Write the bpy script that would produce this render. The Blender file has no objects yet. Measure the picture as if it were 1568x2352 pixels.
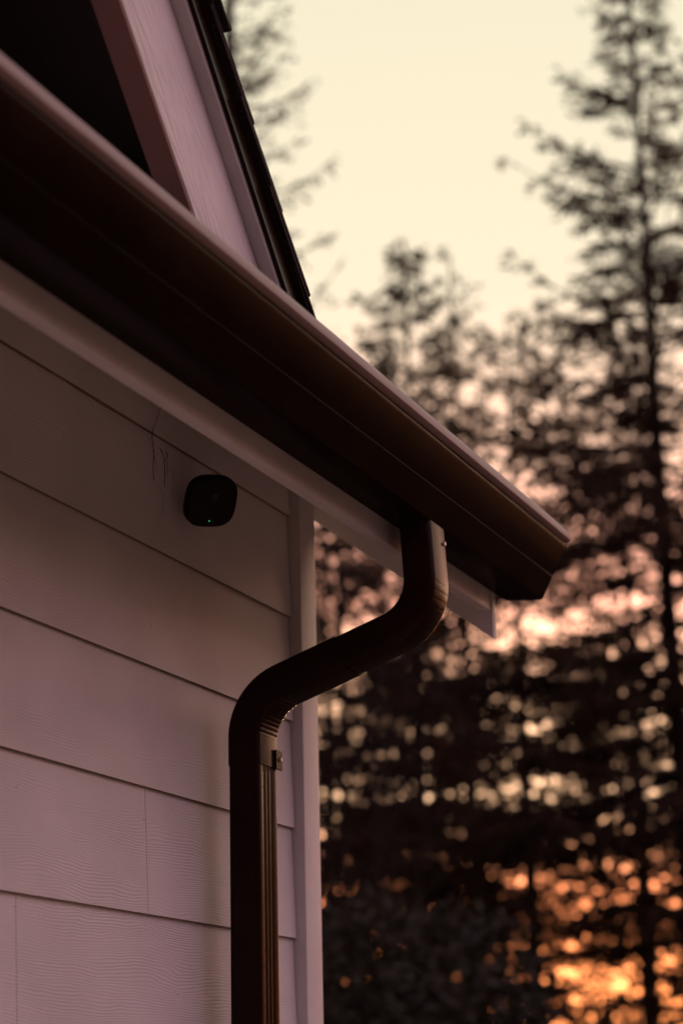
import bpy, bmesh, math, random
import numpy as np
from mathutils import Vector, Matrix

scene = bpy.context.scene
COL = scene.collection
EYE = 1.6                                   # eye height; house measures below are relative to the eye

# ------------------------------------------------------------------ camera
cam_data = bpy.data.cameras.new('camera')
cam = bpy.data.objects.new('camera', cam_data)
COL.objects.link(cam)
scene.camera = cam
right = Vector((0.37665071, -0.92611002, -0.02131856))
up = Vector((-0.24532946, -0.12191478, 0.96174334))
fwd = Vector((0.89327918, 0.35701124, 0.27312136))
m = Matrix((right, up, -fwd)).transposed().to_4x4()
m.translation = Vector((0, -1.385, EYE))
cam.matrix_world = m
cam_data.sensor_fit = 'VERTICAL'
cam_data.sensor_height = 36.0
cam_data.sensor_width = 24.0
cam_data.lens = 4850.0 / 2352.0 * 36.0
cam_data.clip_start = 0.05
cam_data.clip_end = 3000
cam_data.dof.use_dof = True
cam_data.dof.focus_distance = 3.06
cam_data.dof.aperture_fstop = 3.7
cam_data.dof.aperture_blades = 0

# ------------------------------------------------------------------ sky and sun
SUN_AZ = math.radians(13.6)                 # counter-clockwise from +X
SUN_EL = math.radians(3.0)
world = bpy.data.worlds.new('World')
scene.world = world
world.use_nodes = True
nt = world.node_tree
nt.nodes.clear()
N = nt.nodes.new
L = nt.links.new
out = N('ShaderNodeOutputWorld')
bg = N('ShaderNodeBackground')
bg.inputs['Strength'].default_value = 1.0
tc = N('ShaderNodeTexCoord')
sep = N('ShaderNodeSeparateXYZ')
L(tc.outputs['Generated'], sep.inputs[0])
dot = N('ShaderNodeVectorMath'); dot.operation = 'DOT_PRODUCT'
L(tc.outputs['Generated'], dot.inputs[0])
dot.inputs[1].default_value = (math.cos(SUN_AZ), math.sin(SUN_AZ), 0.0)
mr = N('ShaderNodeMapRange'); mr.interpolation_type = 'SMOOTHSTEP'
mr.inputs['From Min'].default_value = 0.05
mr.inputs['From Max'].default_value = 0.86
L(dot.outputs['Value'], mr.inputs['Value'])


def ramp(stops):
    r = N('ShaderNodeValToRGB')
    e = r.color_ramp.elements
    e[0].position, e[0].color = stops[0][0], (*stops[0][1], 1)
    e[1].position, e[1].color = stops[1][0], (*stops[1][1], 1)
    for p, c in stops[2:]:
        k = e.new(p); k.color = (*c, 1)
    L(sep.outputs['Z'], r.inputs[0])
    return r


glow = ramp([(0.0, (5.2, 1.65, 0.60)), (0.05, (5.2, 1.40, 0.46)), (0.10, (4.8, 1.35, 0.55)), (0.135, (3.5, 2.0, 1.15)),
             (0.185, (3.3, 1.85, 1.10)), (0.23, (3.0, 1.32, 0.88)), (0.26, (2.3, 1.08, 0.75)), (0.29, (1.7, 0.98, 0.68)), (0.37, (1.03, 0.875, 0.635)), (0.50, (0.92, 0.84, 0.61)), (1.0, (0.40, 0.30, 0.30))])
dusk = ramp([(0.0, (0.05, 0.018, 0.012)), (0.20, (0.22, 0.115, 0.125)), (0.42, (0.47, 0.285, 0.358)), (0.68, (0.46, 0.288, 0.380)), (1.0, (0.39, 0.245, 0.33))])
# the open side of the house (-Y) is brighter than the street behind the photographer (-X)
dt2 = N('ShaderNodeVectorMath'); dt2.operation = 'DOT_PRODUCT'
L(tc.outputs['Generated'], dt2.inputs[0])
dt2.inputs[1].default_value = (0.32, -0.87, 0.37)
mr2 = N('ShaderNodeMapRange'); mr2.interpolation_type = 'SMOOTHSTEP'
mr2.inputs['From Min'].default_value = -0.15
mr2.inputs['From Max'].default_value = 0.95
mr2.inputs['To Min'].default_value = 0.46
mr2.inputs['To Max'].default_value = 2.5
L(dt2.outputs['Value'], mr2.inputs['Value'])
dsc = N('ShaderNodeVectorMath'); dsc.operation = 'SCALE'
L(dusk.outputs[0], dsc.inputs[0]); L(mr2.outputs['Result'], dsc.inputs['Scale'])
mix = N('ShaderNodeMix'); mix.data_type = 'RGBA'
L(mr.outputs['Result'], mix.inputs[0])
L(dsc.outputs[0], mix.inputs[6])
L(glow.outputs[0], mix.inputs[7])
sky = N('ShaderNodeTexSky')
sky.sky_type = 'NISHITA'
sky.sun_disc = False
sky.sun_elevation = SUN_EL
sky.sun_rotation = math.pi / 2 - SUN_AZ
scl = N('ShaderNodeVectorMath'); scl.operation = 'SCALE'
scl.inputs['Scale'].default_value = 0.012
L(sky.outputs[0], scl.inputs[0])
add = N('ShaderNodeVectorMath'); add.operation = 'ADD'
L(mix.outputs[2], add.inputs[0]); L(scl.outputs[0], add.inputs[1])
L(add.outputs[0], bg.inputs['Color'])
L(bg.outputs[0], out.inputs[0])

sun_data = bpy.data.lights.new('sun', 'SUN')
sun_data.energy = 2.0
sun_data.angle = math.radians(0.5)
sun_data.color = (1.0, 0.55, 0.25)
sun = bpy.data.objects.new('sun', sun_data)
COL.objects.link(sun)
sun.location = (60, 15, 12)
sd = Vector((math.cos(SUN_AZ) * math.cos(SUN_EL), math.sin(SUN_AZ) * math.cos(SUN_EL), math.sin(SUN_EL)))
sun.rotation_euler = sd.to_track_quat('Z', 'Y').to_euler()

scene.view_settings.view_transform = 'Standard'
scene.view_settings.look = 'None'
scene.view_settings.exposure = 0.0
scene.view_settings.gamma = 1.0
scene.cycles.max_bounces = 6
scene.cycles.use_denoising = True
scene.cycles.sample_clamp_indirect = 4.0


# ------------------------------------------------------------------ helpers
def link(name, mesh, material, parent=None):
    o = bpy.data.objects.new(name, mesh)
    if material:
        mesh.materials.append(material)
    COL.objects.link(o)
    o.parent = parent
    return o


def obj(name, bm, material, parent=None, smooth=False):
    bmesh.ops.recalc_face_normals(bm, faces=bm.faces)
    me = bpy.data.meshes.new(name)
    bm.to_mesh(me); bm.free()
    if smooth:
        me.polygons.foreach_set('use_smooth', [True] * len(me.polygons))
        me.set_sharp_from_angle(angle=math.radians(35))
    return link(name, me, material, parent)


def empty(name, loc, label, cat, group=None):
    o = bpy.data.objects.new(name, None)
    COL.objects.link(o)
    o.location = loc
    o['label'] = label; o['category'] = cat
    if group:
        o['group'] = group
    return o


def tag(o, label, cat, group=None):
    o['label'] = label; o['category'] = cat
    if group:
        o['group'] = group
    return o


def box(bm, x0, x1, y0, y1, z0, z1, bevel=0.0):
    vs = [bm.verts.new((x, y, z)) for x in (x0, x1) for y in (y0, y1) for z in (z0, z1)]
    fs = [(0, 1, 3, 2), (4, 6, 7, 5), (0, 4, 5, 1), (2, 3, 7, 6), (0, 2, 6, 4), (1, 5, 7, 3)]
    faces = [bm.faces.new([vs[i] for i in f]) for f in fs]
    if bevel:
        edges = list({e for f in faces for e in f.edges})
        bmesh.ops.bevel(bm, geom=edges, offset=bevel, segments=2, affect='EDGES', profile=0.6)
    return faces


def prism(bm, pts, axis, a0, a1, bevel=0.0):
    """extrude a polygon of 2-D points along an axis: 'x' -> pts are (y, z); 'y' -> pts are (x, z)"""
    def P(p, a):
        return (a, p[0], p[1]) if axis == 'x' else (p[0], a, p[1])
    A = [bm.verts.new(P(p, a0)) for p in pts]
    B = [bm.verts.new(P(p, a1)) for p in pts]
    n = len(pts)
    faces = [bm.faces.new(A), bm.faces.new(B[::-1])]
    for i in range(n):
        j = (i + 1) % n
        faces.append(bm.faces.new((A[i], B[i], B[j], A[j])))
    if bevel:
        edges = list({e for f in faces for e in f.edges})
        bmesh.ops.bevel(bm, geom=edges, offset=bevel, segments=2, affect='EDGES', profile=0.6)
    return faces


def sweep(bm, frames, sect, caps=True):
    """frames: list of (centre, u, v[, scale function]); sect: 2-D points"""
    rings = []
    for c, u, v in frames:
        rings.append([bm.verts.new(Vector(c) + Vector(u) * a + Vector(v) * b) for a, b in sect])
    n = len(sect)
    for r0, r1 in zip(rings, rings[1:]):
        for i in range(n):
            j = (i + 1) % n
            bm.faces.new((r0[i], r0[j], r1[j], r1[i]))
    if caps:
        bm.faces.new(rings[0]); bm.faces.new(rings[-1][::-1])
    return rings


# ------------------------------------------------------------------ materials
def mat(name, base, rough=0.6, spec=0.5, metallic=0.0):
    m_ = bpy.data.materials.new(name)
    m_.use_nodes = True
    b = m_.node_tree.nodes['Principled BSDF']
    b.inputs['Base Color'].default_value = (*base, 1)
    b.inputs['Roughness'].default_value = rough
    b.inputs['Specular IOR Level'].default_value = spec
    b.inputs['Metallic'].default_value = metallic
    return m_, m_.node_tree, b


def node(t, kind, **kw):
    n_ = t.nodes.new(kind)
    for k, v in kw.items():
        if k in n_.inputs:
            n_.inputs[k].default_value = v
        else:
            setattr(n_, k, v)
    return n_


def colour_ramp(t, src, stops):
    r = t.nodes.new('ShaderNodeValToRGB')
    e = r.color_ramp.elements
    e[0].position, e[0].color = stops[0][0], (*stops[0][1], 1)
    e[1].position, e[1].color = stops[1][0], (*stops[1][1], 1)
    for p, c in stops[2:]:
        k = e.new(p); k.color = (*c, 1)
    t.links.new(src, r.inputs[0])
    return r


LAP = 0.1775
LAP0 = 0.2715 + EYE - 11 * LAP


def make_siding():
    m_, t, b = mat('painted_siding', (0.72, 0.70, 0.68), 0.55, 0.35)
    lk = t.links.new
    tcn = node(t, 'ShaderNodeTexCoord')
    sp = node(t, 'ShaderNodeSeparateXYZ'); lk(tcn.outputs['Object'], sp.inputs[0])
    # a different piece of grain on every board
    a = node(t, 'ShaderNodeMath', operation='SUBTRACT'); lk(sp.outputs['Z'], a.inputs[0]); a.inputs[1].default_value = LAP0 - 0.0005
    d = node(t, 'ShaderNodeMath', operation='DIVIDE'); lk(a.outputs[0], d.inputs[0]); d.inputs[1].default_value = LAP
    fl = node(t, 'ShaderNodeMath', operation='FLOOR'); lk(d.outputs[0], fl.inputs[0])
    off = node(t, 'ShaderNodeMath', operation='MULTIPLY'); lk(fl.outputs[0], off.inputs[0]); off.inputs[1].default_value = 7.37
    xo = node(t, 'ShaderNodeMath', operation='ADD'); lk(sp.outputs['X'], xo.inputs[0]); lk(off.outputs[0], xo.inputs[1])
    cb = node(t, 'ShaderNodeCombineXYZ'); lk(xo.outputs[0], cb.inputs[0]); lk(sp.outputs['Y'], cb.inputs[1]); lk(sp.outputs['Z'], cb.inputs[2])
    mp = node(t, 'ShaderNodeMapping'); mp.inputs['Scale'].default_value = (2.2, 1.0, 7.0); lk(cb.outputs[0], mp.inputs[0])
    nz = node(t, 'ShaderNodeTexNoise', Scale=1.6, Detail=3.0, Roughness=0.5); lk(mp.outputs[0], nz.inputs['Vector'])
    # grain lines: sine of height, warped by the noise
    wz = node(t, 'ShaderNodeMath', operation='MULTIPLY'); lk(nz.outputs['Fac'], wz.inputs[0]); wz.inputs[1].default_value = 0.045
    zz = node(t, 'ShaderNodeMath', operation='ADD'); lk(sp.outputs['Z'], zz.inputs[0]); lk(wz.outputs[0], zz.inputs[1])
    fr = node(t, 'ShaderNodeMath', operation='MULTIPLY'); lk(zz.outputs[0], fr.inputs[0]); fr.inputs[1].default_value = 2 * math.pi / 0.0040
    sn = node(t, 'ShaderNodeMath', operation='SINE'); lk(fr.outputs[0], sn.inputs[0])
    # grain is strong in places and nearly flat elsewhere
    mp2 = node(t, 'ShaderNodeMapping'); mp2.inputs['Scale'].default_value = (1.6, 1.0, 9.0); lk(cb.outputs[0], mp2.inputs[0])
    n2 = node(t, 'ShaderNodeTexNoise', Scale=2.0, Detail=2.0); lk(mp2.outputs[0], n2.inputs['Vector'])
    st = node(t, 'ShaderNodeMapRange'); st.inputs['From Min'].default_value = 0.36; st.inputs['From Max'].default_value = 0.62
    st.inputs['To Min'].default_value = 0.12; lk(n2.outputs['Fac'], st.inputs['Value'])
    am = node(t, 'ShaderNodeMath', operation='MULTIPLY'); lk(sn.outputs[0], am.inputs[0]); lk(st.outputs[0], am.inputs[1])
    mp3 = node(t, 'ShaderNodeMapping'); mp3.inputs['Scale'].default_value = (30, 200, 330); lk(cb.outputs[0], mp3.inputs[0])
    n3 = node(t, 'ShaderNodeTexNoise', Scale=1.0, Detail=2.0); lk(mp3.outputs[0], n3.inputs['Vector'])
    sm = node(t, 'ShaderNodeMath', operation='MULTIPLY_ADD'); lk(n3.outputs['Fac'], sm.inputs[0]); sm.inputs[1].default_value = 0.7; lk(am.outputs[0], sm.inputs[2])
    bp = node(t, 'ShaderNodeBump', Strength=0.34, Distance=0.0006); lk(sm.outputs[0], bp.inputs['Height'])
    lk(bp.outputs[0], b.inputs['Normal'])
    # dirt: faint blotches and a few dark specks
    n4 = node(t, 'ShaderNodeTexNoise', Scale=5.0, Detail=4.0); lk(cb.outputs[0], n4.inputs['Vector'])
    r4 = colour_ramp(t, n4.outputs['Fac'], [(0.3, (0.53, 0.515, 0.505)), (0.7, (0.615, 0.60, 0.60))])
    vo = node(t, 'ShaderNodeTexVoronoi', Scale=24.0); lk(cb.outputs[0], vo.inputs['Vector'])
    r5 = colour_ramp(t, vo.outputs['Distance'], [(0.026, (0.22, 0.18, 0.15)), (0.042, (1, 1, 1))])
    n6 = node(t, 'ShaderNodeTexNoise', Scale=3.1, Detail=0.0); lk(cb.outputs[0], n6.inputs['Vector'])
    r6 = colour_ramp(t, n6.outputs['Fac'], [(0.5, (0, 0, 0)), (0.52, (1, 1, 1))])
    mx = node(t, 'ShaderNodeMix', data_type='RGBA', blend_type='MULTIPLY')
    lk(r6.outputs[0], mx.inputs[0]); lk(r4.outputs[0], mx.inputs[6]); lk(r5.outputs[0], mx.inputs[7])
    lk(mx.outputs[2], b.inputs['Base Color'])
    return m_


def make_trim(name, wood=0.0, base=(0.62, 0.60, 0.59)):
    m_, t, b = mat(name, base, 0.5, 0.35)
    lk = t.links.new
    tcn = node(t, 'ShaderNodeTexCoord')
    n1 = node(t, 'ShaderNodeTexNoise', Scale=9.0, Detail=5.0, Roughness=0.65); lk(tcn.outputs['Object'], n1.inputs['Vector'])
    r1 = colour_ramp(t, n1.outputs['Fac'], [(0.28, tuple(c * 0.86 for c in base)), (0.66, base)])
    lk(r1.outputs[0], b.inputs['Base Color'])
    if wood:
        mp = node(t, 'ShaderNodeMapping'); mp.inputs['Rotation'].default_value = (0, math.radians(-45), 0)
        mp.inputs['Scale'].default_value = (1, 1, 1)
        lk(tcn.outputs['Object'], mp.inputs[0])
        mq = node(t, 'ShaderNodeMapping'); mq.inputs['Scale'].default_value = (2.0, 14, 16)
        lk(mp.outputs[0], mq.inputs[0])
        nz = node(t, 'ShaderNodeTexNoise', Scale=1.2, Detail=2.0); lk(mq.outputs[0], nz.inputs['Vector'])
        w1 = node(t, 'ShaderNodeMath', operation='MULTIPLY'); lk(nz.outputs['Fac'], w1.inputs[0]); w1.inputs[1].default_value = 70.0
        s1 = node(t, 'ShaderNodeMath', operation='SINE'); lk(w1.outputs[0], s1.inputs[0])
        mf = node(t, 'ShaderNodeMapping'); mf.inputs['Scale'].default_value = (40, 300, 300); lk(mp.outputs[0], mf.inputs[0])
        nf = node(t, 'ShaderNodeTexNoise', Scale=1.0, Detail=3.0); lk(mf.outputs[0], nf.inputs['Vector'])
        ad = node(t, 'ShaderNodeMath', operation='MULTIPLY_ADD'); lk(nf.outputs['Fac'], ad.inputs[0]); ad.inputs[1].default_value = 2.2; lk(s1.outputs[0], ad.inputs[2])
        bp = node(t, 'ShaderNodeBump', Strength=wood, Distance=0.001); lk(ad.outputs[0], bp.inputs['Height'])
        lk(bp.outputs[0], b.inputs['Normal'])
    else:
        nf = node(t, 'ShaderNodeTexNoise', Scale=160.0, Detail=2.0); lk(tcn.outputs['Object'], nf.inputs['Vector'])
        bp = node(t, 'ShaderNodeBump', Strength=0.12, Distance=0.001); lk(nf.outputs['Fac'], bp.inputs['Height'])
        lk(bp.outputs[0], b.inputs['Normal'])
    return m_


def make_metal():
    m_, t, b = mat('dark_brown_metal', (0.016, 0.008, 0.005), 0.28, 0.085)
    lk = t.links.new
    tcn = node(t, 'ShaderNodeTexCoord')
    n1 = node(t, 'ShaderNodeTexNoise', Scale=7.0, Detail=6.0, Roughness=0.7); lk(tcn.outputs['Object'], n1.inputs['Vector'])
    r1 = colour_ramp(t, n1.outputs['Fac'], [(0.35, (0.011, 0.0036, 0.0018)), (0.7, (0.018, 0.0075, 0.005))])
    lk(r1.outputs[0], b.inputs['Base Color'])
    r2 = colour_ramp(t, n1.outputs['Fac'], [(0.3, (0.20,) * 3), (0.75, (0.28,) * 3)])
    lk(r2.outputs[0], b.inputs['Roughness'])
    n2 = node(t, 'ShaderNodeTexNoise', Scale=420.0, Detail=2.0); lk(tcn.outputs['Object'], n2.inputs['Vector'])
    bp = node(t, 'ShaderNodeBump', Strength=0.10, Distance=0.0006); lk(n2.outputs['Fac'], bp.inputs['Height'])
    lk(bp.outputs[0], b.inputs['Normal'])
    return m_


def make_shingle():
    m_, t, b = mat('asphalt_shingle', (0.02, 0.015, 0.013), 0.9, 0.2)
    lk = t.links.new
    tcn = node(t, 'ShaderNodeTexCoord')
    n1 = node(t, 'ShaderNodeTexNoise', Scale=260.0, Detail=3.0); lk(tcn.outputs['Object'], n1.inputs['Vector'])
    r1 = colour_ramp(t, n1.outputs['Fac'], [(0.35, (0.010, 0.007, 0.006)), (0.65, (0.045, 0.034, 0.028))])
    lk(r1.outputs[0], b.inputs['Base Color'])
    bp = node(t, 'ShaderNodeBump', Strength=0.6, Distance=0.001); lk(n1.outputs['Fac'], bp.inputs['Height'])
    lk(bp.outputs[0], b.inputs['Normal'])
    return m_


def make_leaf(name, c0, c1, trans=0.25):
    m_, t, b = mat(name, c0, 0.7, 0.2)
    lk = t.links.new
    geo = node(t, 'ShaderNodeTexCoord')
    n1 = node(t, 'ShaderNodeTexNoise', Scale=1.3, Detail=3.0); lk(geo.outputs['Object'], n1.inputs['Vector'])
    r1 = colour_ramp(t, n1.outputs['Fac'], [(0.35, c0), (0.68, c1)])
    lk(r1.outputs[0], b.inputs['Base Color'])
    tr = node(t, 'ShaderNodeBsdfTranslucent'); lk(r1.outputs[0], tr.inputs['Color'])
    ms = node(t, 'ShaderNodeMixShader'); ms.inputs[0].default_value = trans
    lk(b.outputs[0], ms.inputs[1]); lk(tr.outputs[0], ms.inputs[2])
    lk(ms.outputs[0], t.nodes['Material Output'].inputs['Surface'])
    return m_


def make_bark():
    m_, t, b = mat('bark', (0.035, 0.024, 0.018), 0.9, 0.2)
    lk = t.links.new
    tcn = node(t, 'ShaderNodeTexCoord')
    mp = node(t, 'ShaderNodeMapping'); mp.inputs['Scale'].default_value = (9, 9, 1.6); lk(tcn.outputs['Object'], mp.inputs[0])
    n1 = node(t, 'ShaderNodeTexNoise', Scale=2.0, Detail=5.0); lk(mp.outputs[0], n1.inputs['Vector'])
    r1 = colour_ramp(t, n1.outputs['Fac'], [(0.35, (0.016, 0.011, 0.009)), (0.7, (0.055, 0.038, 0.028))])
    lk(r1.outputs[0], b.inputs['Base Color'])
    bp = node(t, 'ShaderNodeBump', Strength=0.8, Distance=0.03); lk(n1.outputs['Fac'], bp.inputs['Height'])
    lk(bp.outputs[0], b.inputs['Normal'])
    return m_


def make_grass_ground():
    m_, t, b = mat('ground_cover', (0.03, 0.03, 0.02), 0.95, 0.1)
    lk = t.links.new
    tcn = node(t, 'ShaderNodeTexCoord')
    n1 = node(t, 'ShaderNodeTexNoise', Scale=0.8, Detail=8.0, Roughness=0.7); lk(tcn.outputs['Object'], n1.inputs['Vector'])
    r1 = colour_ramp(t, n1.outputs['Fac'], [(0.35, (0.022, 0.020, 0.012)), (0.65, (0.055, 0.044, 0.028))])
    lk(r1.outputs[0], b.inputs['Base Color'])
    bp = node(t, 'ShaderNodeBump', Strength=0.8, Distance=0.05); lk(n1.outputs['Fac'], bp.inputs['Height'])
    lk(bp.outputs[0], b.inputs['Normal'])
    return m_


M_SIDING = make_siding()
M_TRIM = make_trim('white_trim_paint')
M_BARGE = make_trim('white_painted_wood', wood=0.45, base=(0.86, 0.83, 0.82))
M_UNDER_SHADE = make_trim('barge_underside_shade', base=(0.30, 0.165, 0.135))
M_LAP_SHADE = mat('lap_edge_shade', (0.19, 0.145, 0.105), 0.9, 0.1)[0]
M_METAL = make_metal()
M_LIP = make_trim('pale_brown_paint', base=(0.26, 0.185, 0.175))
M_SHINGLE = make_shingle()
M_STAIN = make_trim('dark_stained_wood', base=(0.030, 0.018, 0.013))
M_BARK = make_bark()
M_NEEDLE = make_leaf('conifer_needles', (0.046, 0.028, 0.017), (0.085, 0.050, 0.031))
M_LEAF = make_leaf('broad_leaves', (0.018, 0.017, 0.012), (0.04, 0.036, 0.026), 0.15)
M_GROUND = make_grass_ground()
M_STEEL = mat('screw_steel', (0.35, 0.31, 0.30), 0.35, 0.5, 0.9)[0]
M_BLACK = mat('black_plastic', (0.006, 0.003, 0.002), 0.6, 0.15)[0]
M_GLASS = mat('dark_glass', (0.006, 0.003, 0.003), 0.3, 0.2)[0]
M_WEB = mat('dusty_thread', (0.05, 0.036, 0.028), 0.9, 0.1)[0]
M_LED, _t, _b = mat('green_led', (0.0, 0.3, 0.1), 0.4)
_b.inputs['Emission Color'].default_value = (0.05, 1.0, 0.30, 1)
_b.inputs['Emission Strength'].default_value = 0.6

# ------------------------------------------------------------------ ground
bm = bmesh.new()
R_ = 1500
bm.faces.new([bm.verts.new(p) for p in ((-R_, -R_, 0), (R_, -R_, 0), (R_, R_, 0), (-R_, R_, 0))])
g = obj('ground', bm, M_GROUND)
g['kind'] = 'structure'

bm = bmesh.new()
bm.faces.new([bm.verts.new(p) for p in ((-8, -4.2, 0.004), (5, -4.2, 0.004), (5, -0.35, 0.004), (-8, -0.35, 0.004))])
bounce = obj('bounce_sheet', bm, make_trim('pale_bounce_surface', base=(0.44, 0.345, 0.24)))  # added pale sheet, out of view, bouncing light up under the eave
bounce['kind'] = 'structure'

# ------------------------------------------------------------------ house
WX0 = -4.0                                   # near end of the wall
CX = 3.1950                                  # where the siding stops at the corner board
house = empty('house', (CX, 0, 0), 'pale lap-sided house with dark brown gutter, downspout and steep shingled gable', 'house')
HOUSE_INV = Matrix.Translation(house.location).inverted()


def part(name, bm, material, parent=None, smooth=False):
    o = obj(name, bm, material, parent or house, smooth)
    if parent is None:
        o.matrix_parent_inverse = HOUSE_INV  # meshes are modelled in world measures
    return o


# lap siding: every course a row of boards, its bottom edge proud of the course below
bm = bmesh.new()
rnd = random.Random(4)
joints = {10: [2.323], 11: [2.672], 12: [], 13: [], 14: [], 15: []}
for k in range(0, 16):
    z0 = LAP0 + k * LAP
    z1 = z0 + LAP + 0.022
    if k == 15:
        z1 = z0 + 0.12
    xs = [WX0] + sorted(joints.get(k, [])) + [CX]
    x = (joints.get(k) or [2.9])[0] - 3.66 + (0 if joints.get(k) else rnd.uniform(-2.2, -1.2))
    while x > WX0 + 0.3:
        xs.append(x); x -= 3.66
    xs = sorted(xs)
    for a, b in zip(xs, xs[1:]):
        g0 = 0.0006 if a != WX0 else 0
        g1 = 0.0006 if b != CX else 0
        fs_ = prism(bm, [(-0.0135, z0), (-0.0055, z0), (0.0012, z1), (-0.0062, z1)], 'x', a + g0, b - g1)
        fs_[2].material_index = 1              # the drip edge, with the lap's shade put into its colour
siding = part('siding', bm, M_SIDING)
siding.data.materials.append(M_LAP_SHADE)

bm = bmesh.new()
box(bm, WX0, CX + 0.045, 0.0022, 0.12, 0.0, 2.60)
part('sheathing', bm, M_TRIM)

# end wall round the corner and the corner board
bm = bmesh.new()
prism(bm, [(0.125, 0.0), (6.0, 0.0), (6.0, 6.9), (0.125, 2.64)], 'x', CX - 0.10, CX + 0.045)
part('end_wall', bm, M_TRIM)
bm = bmesh.new()
box(bm, CX + 0.0012, CX + 0.067, -0.0305, 0.001, 0.0, 2.66, 0.0016)
part('corner_board', bm, M_TRIM, smooth=True)

# fascia, sloping soffit and the barge board of the end gable
bm = bmesh.new()
box(bm, WX0, 3.3465, -0.316, -0.297, 0.8155 + EYE, 0.965 + EYE, 0.0012)
part('fascia', bm, M_TRIM, smooth=True)
bm = bmesh.new()
prism(bm, [(-0.2955, 0.845 + EYE), (0.0, 1.075 + EYE), (0.0, 1.085 + EYE), (-0.2955, 0.855 + EYE)], 'x', WX0, 3.3465)
part('soffit', bm, M_TRIM)
bm = bmesh.new()
s = 0.765
prism(bm, [(-0.3185, 0.7665 + EYE), (4.0, 0.7665 + EYE + s * 4.3185), (4.0, 0.91 + EYE + s * 4.3185), (-0.3185, 0.91 + EYE)],
      'x', 3.3485, 3.3675, 0.001)
part('barge_board', bm, M_TRIM, smooth=True)

# main roof (pitch 9:12)
bm = bmesh.new()
for k in range(34):
    y0 = -0.335 + k * 0.114
    za = 0.930 + EYE + s * (y0 + 0.335)
    prism(bm, [(y0, za), (y0 + 0.13, za + s * 0.13 - 0.006), (y0 + 0.13, za + s * 0.13 - 0.022), (y0, za - 0.006)], 'x', 2.2, 3.385)
part('roof', bm, M_SHINGLE)

# ---- upper gable, 45 degrees: barge, trim, drip edge, shingles.  u runs down the slope, w square to it
SQ = math.sqrt(0.5)
K0 = 2.358 + 0.002                            # square distance of the barge's lower edge from the eye origin


def G(u, w, y):
    """a point on the gable rake: w square to the slope above the barge's lower edge, u down the slope"""
    k = K0 + w
    return Vector((k * SQ + u * SQ, y, k * SQ - u * SQ + EYE))


def rake_box(bm, u0, u1, w0, w1, y0, y1, bevel=0.0):
    vs = [bm.verts.new(G(u, w, y)) for u in (u0, u1) for w in (w0, w1) for y in (y0, y1)]
    fs = [(0, 1, 3, 2), (4, 6, 7, 5), (0, 4, 5, 1), (2, 3, 7, 6), (0, 2, 6, 4), (1, 5, 7, 3)]
    faces = [bm.faces.new([vs[i] for i in f]) for f in fs]
    if bevel:
        bmesh.ops.bevel(bm, geom=list({e for f in faces for e in f.edges}), offset=bevel, segments=2, affect='EDGES', profile=0.6)


YB = -0.300
U0, U1 = -2.2, 1.10
bm = bmesh.new(); rake_box(bm, U0, U1, 0.0, 0.180, YB, YB + 0.038, 0.002)
part('barge_board', bm, M_BARGE, smooth=True)
bm = bmesh.new(); rake_box(bm, U0, U1, -0.0045, -0.0006, YB + 0.0015, YB + 0.0375, 0.0006)  # thin strip added under the barge, its brown standing for shade there
part('underside_shade_strip', bm, M_UNDER_SHADE, smooth=True)
bm = bmesh.new(); rake_box(bm, U0, U1, 0.138, 0.182, YB - 0.0195, YB - 0.0005, 0.0012)
part('rake_trim', bm, M_TRIM, smooth=True)
bm = bmesh.new()
rake_box(bm, U0, U1, 0.150, 0.188, YB - 0.0225, YB - 0.0203)
rake_box(bm, U0, U1, 0.1455, 0.150, YB - 0.0265, YB - 0.0203)
part('drip_edge', bm, M_METAL)
bm = bmesh.new()
rake_box(bm, U0, 0.90, 0.184, 0.1955, YB + 0.0405, 3.0)
part('roof_deck', bm, M_STAIN)
bm = bmesh.new()
rake_box(bm, U0, U1, 0.1860, 0.1895, YB - 0.031, YB + 0.038)      # starter course
rnd = random.Random(11)
u = 1.146
k = 0
while u > U0:
    lift = rnd.uniform(0.0, 0.0025)
    yo = YB - 0.034 + rnd.uniform(-0.003, 0.003) - (0.009 if k == 4 else 0.0)
    a, b, th = u - 0.30, u, 0.0055
    vs = []
    for uu, w in ((a, 0.1830), (b, 0.1955 + lift + (0.004 if k == 4 else 0))):
        for dw in (0.0, th):
            for y in (yo, 3.0 if u < 0.95 else YB + 0.03):
                vs.append(bm.verts.new(G(uu, w + dw, y)))
    for f in [(0, 1, 3, 2), (4, 6, 7, 5), (0, 4, 5, 1), (2, 3, 7, 6), (0, 2, 6, 4), (1, 5, 7, 3)]:
        bm.faces.new([vs[i] for i in f])
    u -= 0.128
    k += 1
part('gable_roof', bm, M_SHINGLE)
bm = bmesh.new(); rake_box(bm, U0, U1 - 0.35, 0.166, 0.1815, YB + 0.0405, 0.118)
part('gable_soffit', bm, M_STAIN)
# gable wall above the eave, and the other slope (out of the picture)
APX = G(U0, 0.16, 0)
bm = bmesh.new()
prism(bm, [(APX.x - 1.9, 2.735), (G(0.9, 0.16, 0).x - 0.05, 2.735), (G(0.1, 0.16, 0).x, G(0.1, 0.16, 0).z), (APX.x, APX.z)], 'y', 0.0025, 0.10)
part('gable_wall', bm, M_STAIN)
bm = bmesh.new()
prism(bm, [(APX.x - 2.9, APX.z - 2.84), (APX.x + 0.05, APX.z + 0.10), (APX.x + 0.05, APX.z + 0.13), (APX.x - 2.95, APX.z - 2.84)], 'y', YB - 0.04, 3.0)
part('gable_roof', bm, M_SHINGLE)

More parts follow.
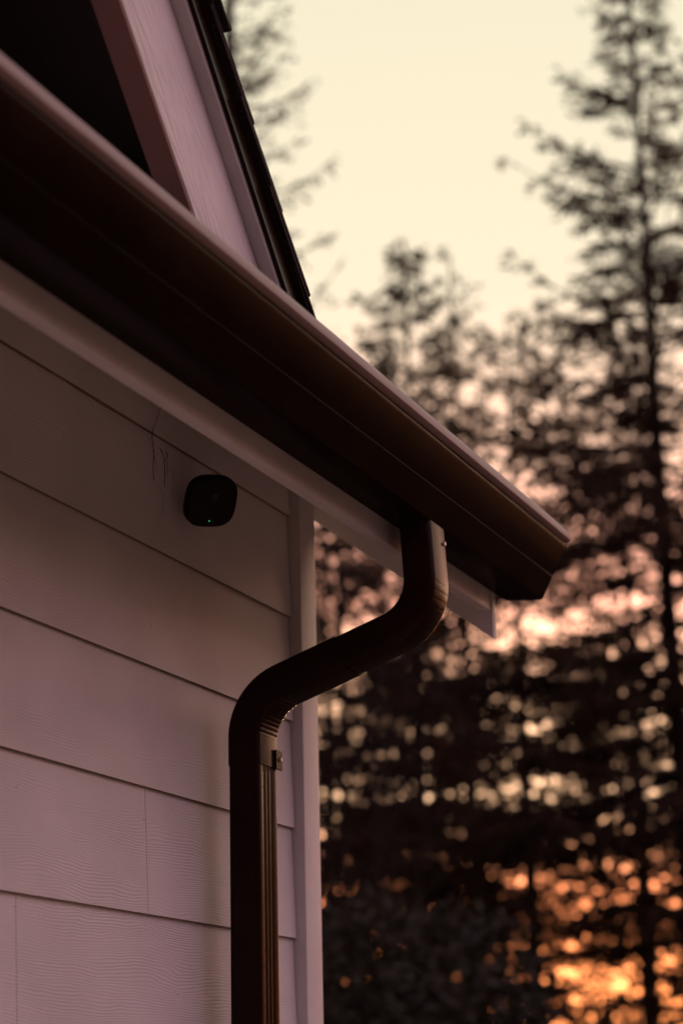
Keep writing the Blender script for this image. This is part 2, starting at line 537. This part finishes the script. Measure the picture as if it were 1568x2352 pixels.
# ---- gutter: pressed metal section swept along the eave
prof = [(-0.3178, 0.958), (-0.3178, 0.8495), (-0.3205, 0.8470), (-0.3830, 0.8415), (-0.3868, 0.8428), (-0.4040, 0.8745), (-0.4072, 0.8803), (-0.4068, 0.8818),
        (-0.4058, 0.8826), (-0.4330, 0.9280), (-0.4345, 0.9358), (-0.4330, 0.9400), (-0.4300, 0.9500)]
GX1 = 3.418
bm = bmesh.new()
for th, flip in ((0.0, False),):
    ring = []
    for x in (WX0, -1.0, 1.0, 2.0, 2.6, 3.0, GX1):
        ring.append([bm.verts.new((x, p[0], p[1] + EYE)) for p in prof])
    for r0, r1 in zip(ring, ring[1:]):
        for i in range(len(prof) - 1):
            bm.faces.new((r0[i], r0[i + 1], r1[i + 1], r1[i]))
me_ = bm
bmesh.ops.solidify(me_, geom=bm.faces[:], thickness=0.0012)
gutter = part('gutter', bm, M_METAL, smooth=True)
# the rolled top edge, paler than the gutter face
lip = [(-0.4345, 0.9362), (-0.4400, 0.9380), (-0.4430, 0.9412), (-0.4432, 0.9455), (-0.4400, 0.9545), (-0.4368, 0.9602), (-0.4318, 0.9630), (-0.4270, 0.9618),
       (-0.4250, 0.9580), (-0.4275, 0.9560)]
bm = bmesh.new()
rl = random.Random(9)
rings = []
for i in range(161):
    x = WX0 + (GX1 - 0.0004 - WX0) * i / 160
    w_ = rl.uniform(-0.0005, 0.0005)
    rings.append([bm.verts.new((x, p[0] + w_, p[1] + EYE + w_ * 0.6)) for p in lip])
for r0, r1 in zip(rings, rings[1:]):
    for i in range(len(lip)):
        j = (i + 1) % len(lip)
        bm.faces.new((r0[i], r0[j], r1[j], r1[i]))
bm.faces.new(rings[0]); bm.faces.new(rings[-1][::-1])
part('lip', bm, M_LIP, gutter, smooth=True)
bm = bmesh.new()
prism(bm, [(p[0], p[1] + EYE) for p in prof[:11]] + [(-0.4420, 0.9415 + EYE), (-0.4422, 0.9455 + EYE), (-0.4392, 0.9545 + EYE), (-0.4312, 0.9622 + EYE)], 'x', GX1 + 0.0004, GX1 + 0.0022)
part('end_cap', bm, M_METAL, gutter)
for hx in (0.4, 1.1, 1.8, 2.5, 3.1):
    bm = bmesh.new()
    box(bm, hx, hx + 0.022, -0.425, -0.3195, 0.9435 + EYE, 0.9465 + EYE)
    part('hanger', bm, M_METAL, gutter)

# ---- downspout: 2x3 leader from the gutter outlet, two elbows, down the wall
DX0, DX1 = 2.849, 2.919
DXC = (DX0 + DX1) / 2
HW, HD = (DX1 - DX0) / 2, 0.025
ribs = [(-1, -1), (1, -1)]


def section(grow=0.0, fluted=False):
    """(across the wall, out from the wall); out is negative b"""
    w, d, c = HW + grow, HD + grow, 0.007
    pts = []
    for sx, sy in ((-1, -1), (1, -1), (1, 1), (-1, 1)):
        # corner chamfered by a small arc, in order
        a0 = {(-1, -1): 180, (1, -1): 270, (1, 1): 0, (-1, 1): 90}[(sx, sy)]
        for q in range(4):
            a = math.radians(a0 + 30 * q)
            pts.append((sx * (w - c) + c * math.cos(a), sy * (d - c) + c * math.sin(a)))
        if fluted and (sx, sy) in ((-1, -1), (1, 1)):
            n_ = 4
            for r in range(n_):
                f0 = -0.60 + 1.2 * r / n_
                for fx, dep in ((0.05, 0), (0.10, 0.0022), (0.20, 0.0022), (0.25, 0)):
                    pts.append((-sx * 1.0 * (f0 + fx) * (w - c) * -1 * (1 if sx < 0 else 1) if sx < 0 else -(f0 + fx) * (w - c), sy * (d - dep)))
    return pts


def fillet_path(p0, c0, c1, p1, r0, r1, n=11):
    """2-D centreline (y, z): straight, bend, straight, bend, straight -> (points, tangents, bend index)"""
    def bend(a, c, b, r):
        a, c, b = Vector(a), Vector(c), Vector(b)
        d0 = (c - a).normalized(); d1 = (b - c).normalized()
        ang = d0.angle(d1)
        tl = r * math.tan(ang / 2)
        s_ = c - d0 * tl
        nrm = Vector((-d0.y, d0.x))
        if nrm.dot(d1) < 0:
            nrm = -nrm
        ctr = s_ + nrm * r
        res = []
        for i in range(n + 1):
            th = ang * i / n
            res.append((ctr - nrm * r * math.cos(th) + d0 * r * math.sin(th), d0 * math.cos(th) + nrm * math.sin(th), nrm * math.cos(th) - d0 * math.sin(th)))
        return res
    return bend(p0, c0, c1, r0), bend(c0, c1, p1, r1)


TOP = (-0.3610, 0.8455)
PTH = [TOP, (-0.3685, 0.7020), (-0.0800, 0.6030), (-0.0800, 0.0)]
b0, b1 = fillet_path(*PTH, 0.078, 0.085)


def frame(p, tng):
    t_ = Vector((0, tng[0], tng[1])).normalized()
    u_ = Vector((1, 0, 0))
    v_ = u_.cross(t_)                         # square to the run, in the y-z plane
    if v_.y < 0 or (abs(v_.y) < 1e-6 and v_.z < 0):
        pass
    return (Vector((DXC, p[0], p[1] + EYE)), u_, v_)


def elbow(name, pts, pre, post, grow, parent, inner, depth):
    """a crimped bend: straight collar, ridged bend, straight collar"""
    bm = bmesh.new()
    sect = section(grow)
    frames = [(frame(p, t_), 0.0) for p, t_ in pre]
    n = len(pts)
    for i, (p, t_, nr) in enumerate(pts):
        fr_ = frame(p, t_)
        for q, pinch in ((-0.30, 0.0), (-0.12, 0.0), (0.0, 1.0), (0.12, 0.0)):
            if (i == 0 and q < 0) or (i == n - 1 and q > 0):
                continue
            pp = Vector(p); tt = Vector(t_)
            step = (Vector(pts[1][0]) - Vector(pts[0][0])).length
            pp = pp + tt * (q * step)
            frames.append((frame(pp, tt), pinch if 0 < i < n - 1 else 0.0))
    frames += [(frame(p, t_), 0.0) for p, t_ in post]
    rings = []
    for (c, u_, v_), pinch in frames:
        ring = []
        for a, b_ in sect:
            bb = b_
            aa = a
            if pinch and b_ * inner > 0:      # crimps bite into the inner side of the bend only
                bb = b_ * (1 - depth * pinch)
                aa = a * (1 - depth * 0.25 * pinch)
            ring.append(bm.verts.new(c + u_ * aa + v_ * bb))
        rings.append(ring)
    m2 = len(sect)
    for r0, r1 in zip(rings, rings[1:]):
        for i in range(m2):
            j = (i + 1) % m2
            bm.faces.new((r0[i], r0[j], r1[j], r1[i]))
    bm.faces.new(rings[0]); bm.faces.new(rings[-1][::-1])
    return part(name, bm, M_METAL, parent, smooth=True)


d0 = (Vector(PTH[1]) - Vector(PTH[0])).normalized()
d1 = (Vector(PTH[2]) - Vector(PTH[1])).normalized()
d2 = Vector((0, -1))
mid = Vector(b0[-1][0]).lerp(Vector(b1[0][0]), 0.62)
bm = bmesh.new()
fl = []
for zz in (0.5300, 0.30, 0.0, -0.6, -1.52):
    c = Vector((DXC, -0.0800, zz + EYE))
    fl.append((c, Vector((1, 0, 0)), Vector((0, 1, 0))))
# fluted pipe section, drawn corner by corner
def pipe_section():
    w, d, c = HW, HD, 0.006
    pts = []
    def arc(cx_, cy_, a0):
        for q in range(4):
            a = math.radians(a0 + 30 * q)
            pts.append((cx_ + c * math.cos(a), cy_ + c * math.sin(a)))
    def flutes(y, sgn, direction):
        xs_ = [-0.66, -0.56, -0.46, -0.36, -0.22, -0.12, -0.02, 0.08, 0.22, 0.32, 0.42, 0.52]
        if direction < 0:
            xs_ = [-q for q in xs_]
        for i, q in enumerate(xs_):
            pts.append((q * (w - c), y - sgn * (0.0015 if i % 4 in (1, 2) else 0.0)))
    arc(-(w - c), -(d - c), 180)
    flutes(-d, -1, 1)
    arc(w - c, -(d - c), 270)
    arc(w - c, d - c, 0)
    arc(-(w - c), d - c, 90)
    return pts
sweep(bm, fl, pipe_section())
pipe = part('downspout', bm, M_METAL, smooth=True)
elbow('elbow', b0, [(Vector(TOP), d0)], [(mid, d1)], 0.0, pipe, -1, 0.007)
elbow('elbow', b1, [(mid - d1 * 0.035, d1)], [(Vector((-0.08, 0.5010)), d2)], 0.0014, pipe, -1, 0.018)
# joining tab with its screw at the foot of the lower elbow, and the screw of the outlet collar
bm = bmesh.new()
box(bm, DX1 - 0.016, DX1 + 0.0075, -0.0800 - HD - 0.0052, -0.0800 - HD - 0.0018, 0.4990 + EYE, 0.5290 + EYE, 0.001)
part('strap', bm, M_METAL, pipe)


def screw(x, y, z, parent, tilt=0.0):
    bm = bmesh.new()
    bmesh.ops.create_cone(bm, cap_ends=True, segments=10, radius1=0.0042, radius2=0.0030, depth=0.0030,
                          matrix=Matrix.Translation((x, y, z)) @ Matrix.Rotation(math.radians(90 + tilt), 4, 'X'))
    return part('screw', bm, M_STEEL, parent, smooth=True)


screw(DX1 - 0.002, -0.0800 - HD - 0.0066, 0.5150 + EYE, pipe)
screw(DX1 - 0.012, -0.3625 - HD - 0.0012, 0.8180 + EYE, pipe)


# ------------------------------------------------------------------ camera box on the wall
SC = Vector((2.775, -0.068, 0.888 + EYE))       # centre of its front
sensor = empty('security_camera', (2.85, -0.014, 0.915 + EYE), 'small black rounded-square camera with a tiny green light, on the siding under the eave', 'security camera')
vw = (Vector((0, -1.385, EYE)) - SC).normalized()
zx = (vw * math.cos(math.radians(34)) + (right - up).normalized() * math.sin(math.radians(34))).normalized()   # looks out and down
xx = (right - vw * (zx.dot(right) / zx.dot(vw))).normalized()
yy = zx.cross(xx)
MS = Matrix((xx, yy, zx)).transposed().to_4x4(); MS.translation = SC
INV = Matrix.Translation(sensor.location).inverted()


def spart(name, bm, material, parent=None, smooth=True):
    o = obj(name, bm, material, parent or sensor, smooth)
    if parent is None:
        o.matrix_parent_inverse = INV
    return o


def squircle(h, e, n=40):
    return [(h * math.copysign(abs(math.cos(2 * math.pi * i / n)) ** e, math.cos(2 * math.pi * i / n)),
             h * math.copysign(abs(math.sin(2 * math.pi * i / n)) ** e, math.sin(2 * math.pi * i / n))) for i in range(n)]


bm = bmesh.new()
rings = []
for h, zf in ((0.033, -0.026), (0.037, -0.024), (0.0398, -0.020), (0.0405, -0.012), (0.0403, -0.005), (0.0388, -0.0012), (0.0360, 0.0)):
    rings.append([bm.verts.new(MS @ Vector((a, b, zf))) for a, b in squircle(h, 0.64)])
for r0, r1 in zip(rings, rings[1:]):
    for i in range(40):
        bm.faces.new((r0[i], r0[(i + 1) % 40], r1[(i + 1) % 40], r1[i]))
bm.faces.new(rings[0][::-1]); bm.faces.new(rings[-1])
spart('housing', bm, M_BLACK)
bm = bmesh.new()
bmesh.ops.create_cone(bm, cap_ends=True, segments=28, radius1=0.0070, radius2=0.0064, depth=0.0016, matrix=MS @ Matrix.Translation((0, 0.012, 0.0010)))
spart('lens', bm, M_GLASS)
bm = bmesh.new()
bmesh.ops.create_uvsphere(bm, u_segments=10, v_segments=8, radius=0.0010, matrix=MS @ Matrix.Translation((-0.002, -0.0285, 0.0006)))
spart('indicator_light', bm, M_LED)
bm = bmesh.new()
pA = MS @ Vector((0, 0, -0.030)); pB = Vector((2.865, -0.012, 0.915 + EYE))
dv = (pB - pA)
bmesh.ops.create_cone(bm, cap_ends=True, segments=12, radius1=0.009, radius2=0.009, depth=dv.length,
                      matrix=Matrix.Translation((pA + pB) / 2) @ dv.to_track_quat('Z', 'Y').to_matrix().to_4x4())
bmesh.ops.create_cone(bm, cap_ends=True, segments=20, radius1=0.018, radius2=0.016, depth=0.008,
                      matrix=Matrix.Translation((2.868, -0.0125, 0.916 + EYE)) @ Matrix.Rotation(math.radians(90), 4, 'X'))
spart('wall_mount', bm, M_BLACK)

# ------------------------------------------------------------------ cobweb threads beside it
bm = bmesh.new()


def thread(pts, r=0.0007):
    r = r * 0.72
    pts = [Vector(p) for p in pts]
    n = len(pts)
    fine = []
    for i in range(n - 1):
        p0, p1, p2, p3 = pts[max(i - 1, 0)], pts[i], pts[i + 1], pts[min(i + 2, n - 1)]
        for q in range(5):
            t_ = q / 5
            fine.append(0.5 * ((2 * p1) + (p2 - p0) * t_ + (2 * p0 - 5 * p1 + 4 * p2 - p3) * t_ * t_ + (3 * p1 - p0 - 3 * p2 + p3) * t_ ** 3))
    fine.append(pts[-1])
    fr_ = []
    for i, p in enumerate(fine):
        t_ = (fine[min(i + 1, len(fine) - 1)] - fine[max(i - 1, 0)]).normalized()
        u_ = t_.orthogonal().normalized()
        fr_.append((p, u_, t_.cross(u_)))
    sweep(bm, fr_, [(r, 0), (-r * .5, r * .87), (-r * .5, -r * .87)])


def W_(x, z, y=-0.016):
    return (x + 0.078, y, z + EYE)


rw = random.Random(3)
thread([W_(2.625, 1.030), W_(2.612, 1.005), W_(2.596, 0.983)], 0.0006)
thread([W_(2.600, 0.985), W_(2.588, 0.968, -.02), W_(2.586, 0.945, -.024), W_(2.592, 0.925, -.02), W_(2.602, 0.905)], 0.0010)
thread([W_(2.622, 0.962), W_(2.617, 0.945, -.025), W_(2.622, 0.925, -.024), W_(2.637, 0.905)], 0.0010)
thread([W_(2.634, 0.962, -.02), W_(2.627, 0.950, -.026), W_(2.626, 0.940, -.02)], 0.0008)
for i in range(6):
    a = rw.uniform(2.585, 2.66); z = rw.uniform(0.90, 0.98)
    thread([W_(a, z), W_(a + rw.uniform(-.02, .02), z - rw.uniform(.005, .03), -.022), W_(a + rw.uniform(-.01, .03), z - rw.uniform(.02, .05))], 0.0004)
for px, w in ((2.0, .3), (2.35, .25)):
    thread([W_(px, 0.977, -.014), W_(px + w * .5, 0.9765, -.0145), W_(px + w, 0.9775, -.014)], 0.0008)
web = obj('cobweb', bm, M_WEB)
tag(web, 'dusty dark cobweb threads clinging to the siding left of the small black camera', 'cobweb')


# ------------------------------------------------------------------ trees
def mesh_np(name, verts, faces, smooth=False):
    verts = np.asarray(verts, dtype=np.float32); faces = np.asarray(faces, dtype=np.int32)
    me = bpy.data.meshes.new(name)
    nv, nf, k = len(verts), len(faces), faces.shape[1]
    me.vertices.add(nv); me.vertices.foreach_set('co', verts.ravel())
    me.loops.add(nf * k); me.loops.foreach_set('vertex_index', faces.ravel())
    me.polygons.add(nf); me.polygons.foreach_set('loop_start', np.arange(0, nf * k, k, dtype=np.int32))
    me.update(calc_edges=True)
    if smooth:
        me.polygons.foreach_set('use_smooth', np.ones(nf, dtype=bool))
    return me


class Soup:
    def __init__(self):
        self.v = []; self.f = []; self.n = 0

    def add(self, v, f):
        v = np.asarray(v, float).reshape(-1, 3); f = np.asarray(f, int)
        self.v.append(v); self.f.append(f + self.n); self.n += len(v)

    def tube(self, pts, radii, k=4):
        pts = np.asarray(pts, float); n = len(pts)
        tan = np.gradient(pts, axis=0); tan /= np.linalg.norm(tan, axis=1)[:, None] + 1e-9
        ref = np.where(np.abs(tan[:, 2:3]) > .9, [[1., 0, 0]], [[0, 0, 1.]])
        a = np.cross(tan, ref); a /= np.linalg.norm(a, axis=1)[:, None] + 1e-9
        b = np.cross(tan, a)
        th = 2 * np.pi * np.arange(k) / k
        ring = pts[:, None] + (a[:, None] * np.cos(th)[None, :, None] + b[:, None] * np.sin(th)[None, :, None]) * np.asarray(radii)[:, None, None]
        idx = np.arange(n * k).reshape(n, k)
        f = np.stack([idx[:-1], np.roll(idx, -1, 1)[:-1], np.roll(idx, -1, 1)[1:], idx[1:]], -1).reshape(-1, 4)
        self.add(ring.reshape(-1, 3), f)

    def leaves(self, base, direc, length, width, rg):
        """diamond-shaped sprays: base (n,3), direction (n,3)"""
        n = len(base)
        side = np.cross(direc, rg.normal(size=(n, 3))); side /= np.linalg.norm(side, axis=1)[:, None] + 1e-9
        l = np.asarray(length)[:, None]; w = np.asarray(width)[:, None]
        v = np.stack([base, base + direc * l * .45 + side * w * .5, base + direc * l, base + direc * l * .45 - side * w * .5], 1)
        self.add(v.reshape(-1, 3), np.arange(4 * n).reshape(n, 4))

    def mesh(self, name, smooth=False):
        return mesh_np(name, np.concatenate(self.v), np.concatenate(self.f), smooth)


def conifer_meshes(seed, H, spread, h0, density=1.0, leaf=0.16, shape=0.85, gap=0.25, droop=0.25, upturn=0.35, fill=1.0, trunk_r=None, hang=(-.15, .20), dens=4.2):
    """a fir: whorled, drooping, up-turned limbs carrying flat sprays. Returns (wood, foliage)"""
    rg = np.random.default_rng(seed)
    wood, fol = Soup(), Soup()
    tr = trunk_r or H * 0.0105
    zs = np.linspace(0, H, 18)
    wob = np.cumsum(rg.normal(0, .008, (18, 2)), 0) * (H / 14)
    wob -= wob[0]
    tp = np.column_stack([wob, zs])
    wood.tube(tp, np.linspace(tr, 0.012, 18) ** 1.0, 9)
    z = h0 if h0 < 4 else 0.9
    while z < H * 0.985:
        low = z < h0                          # dead lower limbs, a few ragged sprays
        f = max(0.0, (z - h0) / (H - h0))
        Lmax = (spread * (1 - f) ** shape + 0.12) * (0.6 if low else 1.0)
        nb = max(2, int(rg.normal(4.6, 1.0) * density * (0.65 + 0.5 * (1 - f))))
        a0 = rg.uniform(0, 2 * np.pi)
        cxy = np.array([np.interp(z, zs, wob[:, 0]), np.interp(z, zs, wob[:, 1])])
        for i in range(nb):
            if rg.random() < (0.2 if low else gap * 0.5):
                continue
            az = a0 + 2 * np.pi * i / nb + rg.normal(0, .25)
            Lb = Lmax * rg.uniform(0.55, 1.12)
            nseg = 9
            t = np.linspace(0, 1, nseg)
            dr = droop * rg.uniform(.5, 1.4) * (1 - .9 * f) - 0.55 * f * f
            hz = -dr * t * Lb + upturn * Lb * rg.uniform(.5, 1.3) * t ** 3 * .6
            bend = rg.normal(0, .10) * Lb * t ** 2
            ca, sa = np.cos(az), np.sin(az)
            P = np.column_stack([cxy[0] + ca * t * Lb - sa * bend, cxy[1] + sa * t * Lb + ca * bend, z + rg.normal(0, .06) + hz])
            wood.tube(P, np.linspace(max(.010, .013 * Lb + .004), .004, nseg), 3)
            # side twigs, longest near the middle of the limb
            nt_ = int((4 + 7.5 * Lb) * fill * (0.85 if low else 1.0))
            tt = np.sort(rg.uniform(.16, 1.0, nt_))
            for t_ in tt:
                p = np.array([np.interp(t_, t, P[:, q]) for q in range(3)])
                sgn = 1 if rg.random() < .5 else -1
                tl = (0.10 + 0.30 * Lb * (1.08 - t_)) * rg.uniform(.55, 1.2)
                ang = az + sgn * rg.uniform(.6, 1.15)
                d = np.array([np.cos(ang), np.sin(ang), rg.normal(*hang)]); d /= np.linalg.norm(d)
                if tl > .35:
                    wood.tube(np.array([p, p + d * tl * .5 - [0, 0, .02], p + d * tl * .9]), [.006, .004, .002], 3)
                nl = max(4, int(tl / leaf * dens))
                s_ = rg.uniform(0, 1, nl)
                base = p + d * tl * s_[:, None] + rg.normal(0, .012, (nl, 3)) - np.array([0, 0, 1.]) * (0.10 * tl * s_[:, None] ** 2)
                dd = d + rg.normal(0, .55, (nl, 3)) * [1, 1, .7]
                dd /= np.linalg.norm(dd, axis=1)[:, None]
                fol.leaves(base, dd, leaf * rg.uniform(.6, 1.5, nl), leaf * rg.uniform(.25, .5, nl), rg)
            # the limb's own tip
            nl = int(3 + 5 * Lb)
            s_ = rg.uniform(.4, 1, nl)
            base = np.column_stack([np.interp(s_, t, P[:, q]) for q in range(3)])
            dd = np.array([ca, sa, .15]) + rg.normal(0, .4, (nl, 3)); dd /= np.linalg.norm(dd, axis=1)[:, None]
            fol.leaves(base, dd, leaf * rg.uniform(.6, 1.3, nl), leaf * rg.uniform(.25, .45, nl), rg)
        z += (0.30 + 0.0 * f) * rg.uniform(.6, 1.4) * (0.55 + 0.6 * (1 - f)) * (H / 14) ** .5 / max(.5, density) ** .3
    nl = 14
    base = np.column_stack([np.full(nl, tp[-1, 0]), np.full(nl, tp[-1, 1]), H - rg.uniform(0, .6, nl)])
    dd = rg.normal(0, .4, (nl, 3)) + [0, 0, .9]; dd /= np.linalg.norm(dd, axis=1)[:, None]
    fol.leaves(base, dd, np.full(nl, leaf), np.full(nl, leaf * .35), rg)
    return wood.mesh('trunk', True), fol.mesh('crown')


def place_tree(name, meshes, loc, rz, scale, label, cat, group=None, leafmat=None):
    e = empty(name, loc, label, cat, group)
    e.rotation_euler = (0, 0, rz); e.scale = scale
    for nm, me, mt in (('trunk', meshes[0], M_BARK), ('crown', meshes[1], leafmat or M_NEEDLE)):
        if not me.materials:
            me.materials.append(mt)
        o = bpy.data.objects.new(nm, me)
        COL.objects.link(o); o.parent = e
    return e


big = conifer_meshes(6, 14.0, 4.1, 4.2, 1.2, 0.085, 0.90, 0.2, 0.24, 0.50, 1.25, 0.15, (-.12, .15), 4.8)
mid_ = conifer_meshes(17, 12.7, 3.0, 1.0, 1.15, 0.11, 0.80, 0.2, 0.20, 0.40, 1.2, None, (-.2, .25), 4.6)
thin = conifer_meshes(29, 11.5, 1.3, 2.5, 0.8, 0.09, 0.7, 0.35, 0.10, 0.6, 0.8)
tall = conifer_meshes(41, 17.0, 2.0, 3.0, 1.3, 0.055, 0.85, 0.25, 0.16, 0.6, 1.0, None, (.05, .25), 3.0)
HANG = (-.30, .28)
full = conifer_meshes(53, 9.5, 2.6, 1.6, 1.2, 0.12, 0.55, 0.1, 0.25, 0.3, 1.2, 0.12, HANG, 1.7)
bare = conifer_meshes(61, 10.5, 2.3, 4.4, 1.0, 0.13, 0.55, 0.2, 0.30, 0.3, 1.1, 0.13, HANG, 1.15)

WOOD = 'conifers at the edge of the wood'
one = (1, 1, 1)
place_tree('fir_tree', big, (21.46, 3.46, 0), 0.4, one, 'tall fir with a pointed sparse top, the nearest at the right, black trunk showing', 'fir tree')
place_tree('fir_tree', mid_, (24.44, 7.48, 0), 1.9, one, 'shorter fir with a blunt bushy top, just right of the roof edge', 'fir tree')
place_tree('fir_tree', thin, (28.45, 8.13, 0), 0.3, (1.0, 1.0, 1.23), 'thin spindly fir close beside the blunt topped fir', 'fir tree')
place_tree('fir_tree', tall, (18.10, 7.02, 0), 2.2, (0.9, 0.9, 1.0), 'fir mostly hidden behind the shingled gable, only its branch tips showing', 'fir tree')
KINDS = {'mid': mid_, 'full': full, 'bare': bare}
fills = [((25.9, 6.5, 0), 1.1, (.95, .95, 1.13), 'bare'), ((31.0, 6.3, 0), 2.7, (1.0, 1.0, 1.30), 'bare'), ((27.0, 3.6, 0), 5.0, (1., 1., .82), 'bare'),
         ((28.3, 9.0, 0), 4.0, (1.0, 1.0, .92), 'full'), ((22.5, 7.85, 0), 3.9, (.9, .9, .92), 'full'), ((33.5, 10.4, 0), 1.4, (1., 1., 1.18), 'bare'),
         ((39.0, 8.4, 0), 3.0, (1.1, 1.1, 1.0), 'bare')]
for loc, rz, sc_, kind in fills:
    place_tree('fir_tree', KINDS[kind], loc, rz, sc_, 'dark fir among the overlapping trees behind the downspout', 'fir tree', WOOD)


# bare twiggy tree with up-swept shoots, between the gable and the blunt fir
def twig_tree(seed, H):
    rg = np.random.default_rng(seed)
    wood, fol = Soup(), Soup()

    def grow(p, d, Ln, r, lev):
        n = 7
        pts = [p]
        for i in range(n - 1):
            d = d + rg.normal(0, .10, 3) + [0, 0, .05]
            d /= np.linalg.norm(d)
            pts.append(pts[-1] + d * Ln / (n - 1))
        pts = np.array(pts)
        wood.tube(pts, np.linspace(r, r * .45, n), 7 if lev == 0 else 4)
        if lev < 3:
            for i in range({0: 9, 1: 7, 2: 5}[lev]):
                t_ = rg.uniform(.3 if lev == 0 else .2, 1)
                j = min(n - 2, int(t_ * (n - 1)))
                a = rg.uniform(0, 2 * np.pi)
                nd = d * .55 + np.array([np.cos(a), np.sin(a), .45]) * .75
                nd /= np.linalg.norm(nd)
                grow(pts[j], nd, Ln * rg.uniform(.38, .6), r * .45, lev + 1)
        if lev >= 2:
            nl = 10
            s_ = rg.integers(1, n, nl)
            dd = rg.normal(0, 1, (nl, 3)); dd /= np.linalg.norm(dd, axis=1)[:, None]
            fol.leaves(pts[s_], dd, np.full(nl, .06), np.full(nl, .03), rg)
    grow(np.zeros(3), np.array([0, 0, 1.]), H * .62, .075, 0)
    return wood.mesh('trunk', True), fol.mesh('crown')


tw = twig_tree(8, 9.6)
place_tree('twiggy_tree', tw, (15.7, 5.12, 0), 2.4, (0.55, 0.55, 1.08), 'bare twiggy tree with upswept shoots, between the gable and the blunt fir', 'tree', None, M_LEAF)


# dense shrub behind the corner of the house
def shrub(seed, rx, ry, h, n):
    rg = np.random.default_rng(seed)
    stems, fol = Soup(), Soup()
    lobes = [(rg.uniform(-.6, .6) * rx, rg.uniform(-.6, .6) * ry, h * rg.uniform(.35, .78), rg.uniform(.35, .6) * rx) for _ in range(16)]
    for lx, ly, lz, lr in lobes:
        pts = np.array([[lx * .1, ly * .1, 0], [lx * .5, ly * .5, lz * .45], [lx, ly, lz]])
        stems.tube(pts, [.03, .02, .01], 5)
        k = n // 16
        d = rg.normal(size=(k, 3)); d /= np.linalg.norm(d, axis=1)[:, None]
        rr = lr * rg.uniform(.35, 1.08, k) ** .5
        base = np.array([lx, ly, lz]) + d * rr[:, None] * [1, 1, .8]
        base[:, 2] = np.abs(base[:, 2])
        dd = d * .6 + rg.normal(0, .6, (k, 3)); dd /= np.linalg.norm(dd, axis=1)[:, None]
        fol.leaves(base, dd, rg.uniform(.07, .13, k), rg.uniform(.03, .055, k), rg)
    return stems.mesh('stem', True), fol.mesh('foliage')


sm = shrub(6, 1.25, 1.25, 3.0, 12000)
e = empty('shrub', (10.3, 2.75, 0), 'dense dark leafy shrub low behind the house corner and downspout', 'shrub')
for nm, me, mt in (('stem', sm[0], M_BARK), ('foliage', sm[1], M_LEAF)):
    o = link(nm, me, mt, e)

# far wood closing the horizon
rg = np.random.default_rng(77)
fw = Soup()
n = 60000
az = rg.uniform(0, 2 * np.pi, n)
rad = rg.uniform(75, 95, n)
hmax = 6.0 + 2.5 * np.sin(az * 9) + 2.0 * np.sin(az * 23 + 1) + 1.5 * np.sin(az * 51 + 2)
view = np.abs((az - math.radians(16) + np.pi) % (2 * np.pi) - np.pi) < math.radians(16)
hmax = np.where(view, 2.2 + .15 * hmax, hmax * 1.2 + 9)
base = np.column_stack([rad * np.cos(az), rad * np.sin(az), hmax * rg.uniform(0, 1, n)])
dd = rg.normal(0, 1, (n, 3)); dd /= np.linalg.norm(dd, axis=1)[:, None]
fw.leaves(base, dd, rg.uniform(.9, 2.0, n), rg.uniform(.5, 1.1, n), rg)
o = link('far_wood', fw.mesh('far_wood'), M_NEEDLE)
o['kind'] = 'stuff'
o['label'] = 'low dark line of distant woodland along the horizon'
o['category'] = 'woodland'
